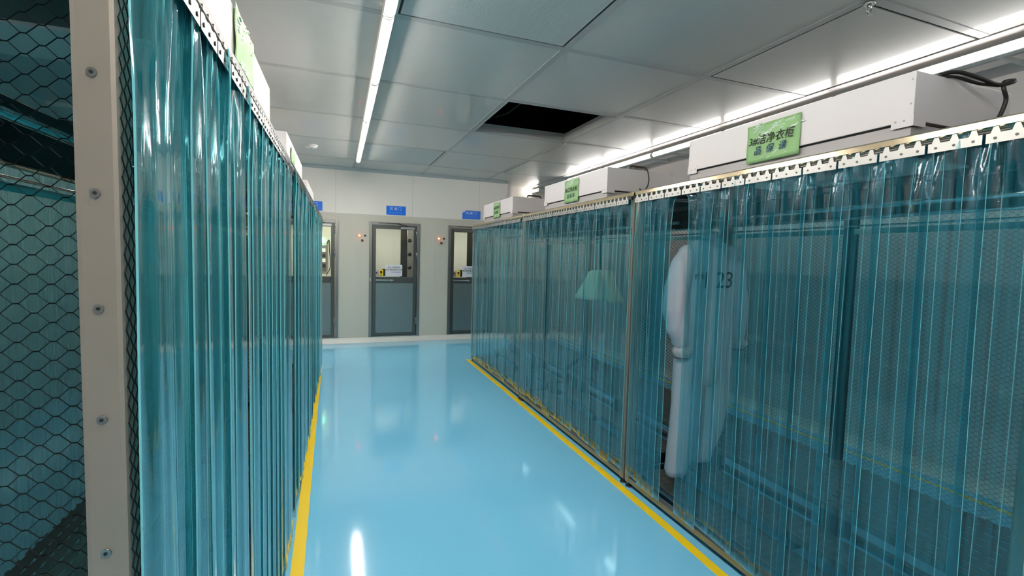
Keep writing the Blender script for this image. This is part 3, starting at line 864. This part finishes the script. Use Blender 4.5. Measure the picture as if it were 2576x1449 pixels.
# notices and stickers on the door glass
for n, (a, c) in enumerate(doors):
    if n == 0: continue
    nm = ['', 'middle', 'right'][n]
    yg = YW-.001+.018
    t = thing('paper_notice', (a+.432, yg, 1.275), 0, 'white paper notice with two lines of print on the %s door glass' % nm, 'notice', 'paper notices on the door glass')
    MB().box(-.148, .148, -.003, 0, -.098, .108).build('sheet', M['paper'], t)
    lettering('进入风淋室前', .036, Vector((.0, -.0036, .058)), FACE_NY, M['grey_ink'], t)
    lettering('请正确穿戴无尘服', .036, Vector((0, -.0036, .015)), FACE_NY, M['pink_ink'], t)
    MB().box(-.06, .12, -.0036, -.003, -.028, -.02).build('underline', M['grey_ink'], t)
    t = thing('warning_sticker', (a+.21, yg-.004, 1.235), 0, 'small yellow warning sticker with a dark symbol on the %s door glass' % nm, 'sticker', 'yellow stickers on the door glass')
    MB().box(-.036, .036, -.003, 0, -.058, .058).build('sheet', M['sticker'], t)
    b = MB().disc((0, -.003, .015), (0, -1, 0), .021, .0008, 14).box(-.012, .016, -.0038, -.003, -.012, .005).box(-.026, .02, -.0038, -.003, -.045, -.034)
    b.build('symbol', M['sticker_ink'], t)
    o = MB().box(a+.225, a+.285, yg-.002, yg, 1.18, 1.305).build('dark_card', M['inner'])
    tag(o, 'dark square card behind the yellow sticker on the %s door glass' % nm, 'card', 'dark cards on the door glass')
    t = thing('grey_sticker', (a+.135, yg, 1.225), 0, 'small grey sticker left of the yellow one on the %s door glass' % nm, 'sticker', 'grey stickers on the door glass')
    MB().box(-.034, .034, -.002, 0, -.05, .05).build('sheet', M['plate'], t)
    MB().prism([(-.015, .02), (.012, .03), (.005, 0), (.02, -.02), (-.01, -.005)], -.0028, -.002, 'y').build('symbol', M['sticker_ink'], t)

# buttons and pilot lights
def knob(name, x, z, r, m, lab, cat, ring):
    t = thing(name, (x, YW, z), 0, lab, cat, 'control lights and buttons by the doors')
    MB().disc((0, 0, 0), (0, -1, 0), r*1.25, .006, 18).build('bezel', ring, t)
    MB().disc((0, -.006, 0), (0, -1, 0), r, .008, 18, dome=r*.5).build('lens', m, t)
for x, nm in ((.44, 'left'), (1.838, 'right')):
    side = 'left of the middle door' if nm == 'left' else 'left of the right door'
    knob('pilot_light', x, 1.882, .019, M['lamp_red'], 'small glowing red pilot light on the wall '+side, 'pilot light', M['steel'])
    knob('pilot_light', x+.095, 1.882, .016, M['lamp_green_off'], 'small dark green pilot light on the wall '+side, 'pilot light', M['steel'])
    knob('push_button', x+.045, 1.800, .024, M['button'], 'amber brown push button below the pilot lights '+side, 'button', M['white2'])

# ------------------------------------------------------------------ coverall
def ring_tube(bm, rings, n=16):
    """rings: (centre, half-width along X, half-depth along Y, tilt about Y)"""
    prev = None; first = None
    for (c, hx, hy, tilt) in rings:
        c = Vector(c); vs = []
        for k in range(n):
            a = 2*PI*k/n
            p = Vector((hx*math.cos(a), hy*math.sin(a), 0))
            p = Matrix.Rotation(tilt, 3, 'Y') @ p
            vs.append(bm.verts.new(c+p))
        if prev:
            for k in range(n): bm.faces.new([prev[k], prev[(k+1) % n], vs[(k+1) % n], vs[k]])
        else: first = vs
        prev = vs
    bm.faces.new(first[::-1]); bm.faces.new(prev)
def cloth_body(name, rings_list, m, parent, vox=.009, sub=None):
    bm = bmesh.new()
    for rings in rings_list: ring_tube(bm, rings)
    bmesh.ops.recalc_face_normals(bm, faces=bm.faces[:])
    me = bpy.data.meshes.new(name); bm.to_mesh(me); bm.free()
    o = bpy.data.objects.new(name, me); COL.objects.link(o)
    r = o.modifiers.new('r', 'REMESH'); r.mode = 'VOXEL'; r.voxel_size = vox; r.use_smooth_shade = True
    sm = o.modifiers.new('s', 'SMOOTH'); sm.iterations = 5
    dg = bpy.context.evaluated_depsgraph_get()
    me2 = bpy.data.meshes.new_from_object(o.evaluated_get(dg)); bpy.data.objects.remove(o)
    me2.name = name; me2.materials.clear(); me2.materials.append(m)
    # hanging folds
    for v in me2.vertices:
        p = v.co; nrm = v.normal
        d = .006*math.sin(p.x*48+p.z*4)*math.sin(p.z*5+1)+.003*math.sin(p.x*90-p.z*7)
        v.co = p+nrm*d
    me2.update()
    for p in me2.polygons: p.use_smooth = True
    return link(name, me2, parent)
CX, CYY = 2.36, 2.53
t = thing('coverall', (CX, CYY, 1.72), 0, 'white and pale pink cleanroom coverall hanging behind the right strip curtain', 'coverall')
zz = lambda z: z-1.72
torso = [((0, 0, zz(1.735)), .065, .05, 0), ((0, 0, zz(1.715)), .12, .06, 0), ((0, 0, zz(1.68)), .215, .065, 0), ((0, 0, zz(1.60)), .235, .08, 0), ((0, 0, zz(1.42)), .232, .095, 0),
         ((0, 0, zz(1.2)), .225, .10, 0), ((0, 0, zz(1.0)), .225, .11, 0), ((0, 0, zz(.85)), .225, .11, 0), ((0, 0, zz(.76)), .21, .09, 0)]
legL = [((-.10, 0, zz(.92)), .125, .10, 0), ((-.115, 0, zz(.7)), .12, .095, 0), ((-.135, -.005, zz(.45)), .105, .085, 0), ((-.178, -.01, zz(.25)), .085, .075, 0), ((-.198, -.01, zz(.18)), .074, .07, 0), ((-.20, -.01, zz(.14)), .058, .05, 0)]
legR = [((.10, 0, zz(.92)), .125, .10, 0), ((.105, .0, zz(.7)), .115, .095, 0), ((.085, .01, zz(.45)), .105, .085, 0), ((.035, .0, zz(.32)), .09, .075, 0), ((.02, .0, zz(.25)), .08, .07, 0), ((.02, .0, zz(.215)), .065, .055, 0)]
armL = [((-.15, 0, zz(1.65)), .075, .06, .3), ((-.215, -.01, zz(1.56)), .08, .07, .35), ((-.27, -.02, zz(1.40)), .085, .075, .3), ((-.285, -.03, zz(1.27)), .085, .07, -.1), ((-.255, -.03, zz(1.15)), .08, .07, -.35), ((-.215, -.03, zz(1.05)), .06, .055, -.3), ((-.20, -.03, zz(1.02)), .045, .042, -.2)]
armR = [((.15, 0, zz(1.65)), .075, .06, -.3), ((.225, .0, zz(1.52)), .08, .07, -.25), ((.27, .01, zz(1.36)), .08, .07, -.15), ((.295, .01, zz(1.22)), .075, .065, -.05), ((.30, .01, zz(1.08)), .06, .05, 0), ((.30, .01, zz(1.05)), .045, .04, 0)]
cloth_body('garment_body', [torso, legL, legR, armL, armR], M['coverall'], t)
def cuff(cx, cy_, cz):
    b = MB(); n = 28; rows = [(0, .042), (-.015, .055), (-.037, .073), (-.058, .070), (-.080, .054), (-.090, .052)]
    base = 0
    for (dz, r_) in rows:
        for k in range(n):
            a = 2*PI*k/n; q = r_*(1+.09*math.sin(k*PI/2+dz*30)*(1 if -.07 < dz < -.005 else .2))
            b.v.append((cx+q*math.cos(a), cy_+q*.85*math.sin(a), cz+dz))
    for j in range(len(rows)-1):
        for k in range(n): b.face([j*n+k, j*n+(k+1) % n, (j+1)*n+(k+1) % n, (j+1)*n+k], 0 if j < len(rows)-2 else 1, True)
    b.face(list(range(n))); b.face([(len(rows)-1)*n+k for k in range(n)], 1)
    b.build('cuff', [M['cuff'], M['cuff_in']], t)
cuff(-.20, -.03, zz(1.035)); cuff(.30, .01, zz(1.065))
b = MB()
for k in range(25):
    a = 2*PI*k/24
    b.v += [(.062*math.cos(a), .045*math.sin(a), zz(1.725)), (.058*math.cos(a), .042*math.sin(a), zz(1.765)-.02*math.sin(a)), (.054*math.cos(a), .038*math.sin(a), zz(1.765)-.02*math.sin(a)), (.056*math.cos(a), .040*math.sin(a), zz(1.725))]
for k in range(24):
    for q in range(4):
        b.face([k*4+q, k*4+(q+1) % 4, k*4+4+(q+1) % 4, k*4+4+q], 0, True)
b.build('collar', M['coverall'], t)
MB().box(-.004, .004, -.116, -.108, zz(.9), zz(1.68)).build('zip', M['plastic'], t)
lettering('1 23', .15, Vector((-.03, -.118, zz(1.46))), FACE_NY, M['pink_ink'], t, shear=.1)
b = MB()
for k in range(5): b.box(-.195+.016*k, -.190+.016*k, -.108, -.104, zz(1.47), zz(1.50+.012*(k % 2)))
b.box(-.195, -.15, -.108, -.104, zz(1.492), zz(1.496))
b.build('name_mark', M['pink_ink'], t)
t = thing('coat_hanger', (CX, CYY, 1.72), 0, 'thin coat hanger carrying the white coverall on the bar', 'hanger')
b = MB().tube(smooth([(-.17, 0, -.07), (0, 0, .035), (.17, 0, -.07)], 4), .006, 8).tube([(-.17, 0, -.07), (.17, 0, -.07)], .005, 8)
b.build('shoulder_bar', M['plastic'], t)
MB().tube(smooth([(0, 0, .035), (0, 0, .10), (.012, 0, .125), (.014, 0, .15), (0, 0, .162), (-.014, 0, .15)], 5), .003, 8).build('hook', M['chrome'], t)

# cream hood
t = thing('cloth_hood', (2.375, 3.92, 1.46), 0, 'pale cream pleated cloth hood hanging behind the middle right curtain', 'cloth hood')
b = MB(); n = 48; rows = [(.02, .02), (.015, .085), (0, .11), (-.08, .135), (-.16, .175), (-.24, .215), (-.27, .225)]
for j, (dz, r_) in enumerate(rows):
    for k in range(n):
        a = 2*PI*k/n; q = r_*(1+.07*math.sin(k*PI/3)*min(1, j/3))
        b.v.append((q*1.05*math.cos(a), q*.8*math.sin(a), dz-.10*q*math.cos(a)*(j > 2)))
for j in range(len(rows)-1):
    for k in range(n): b.face([j*n+k, j*n+(k+1) % n, (j+1)*n+(k+1) % n, (j+1)*n+k], 0, True)
b.face(list(range(n)))
hb = b.build('hood_skirt', M['cream'], t)
sd = hb.modifiers.new('t', 'SOLIDIFY'); sd.thickness = .002
MB().tube([(0, 0, .02), (-.01, 0, .2), (-.015, 0, .38)], .009, 8).tube(smooth([(-.015, 0, .38), (-.015, .0, .415), (-.0, 0, .43), (.012, 0, .42)], 4), .004, 8).build('strap', M['cable'], t)
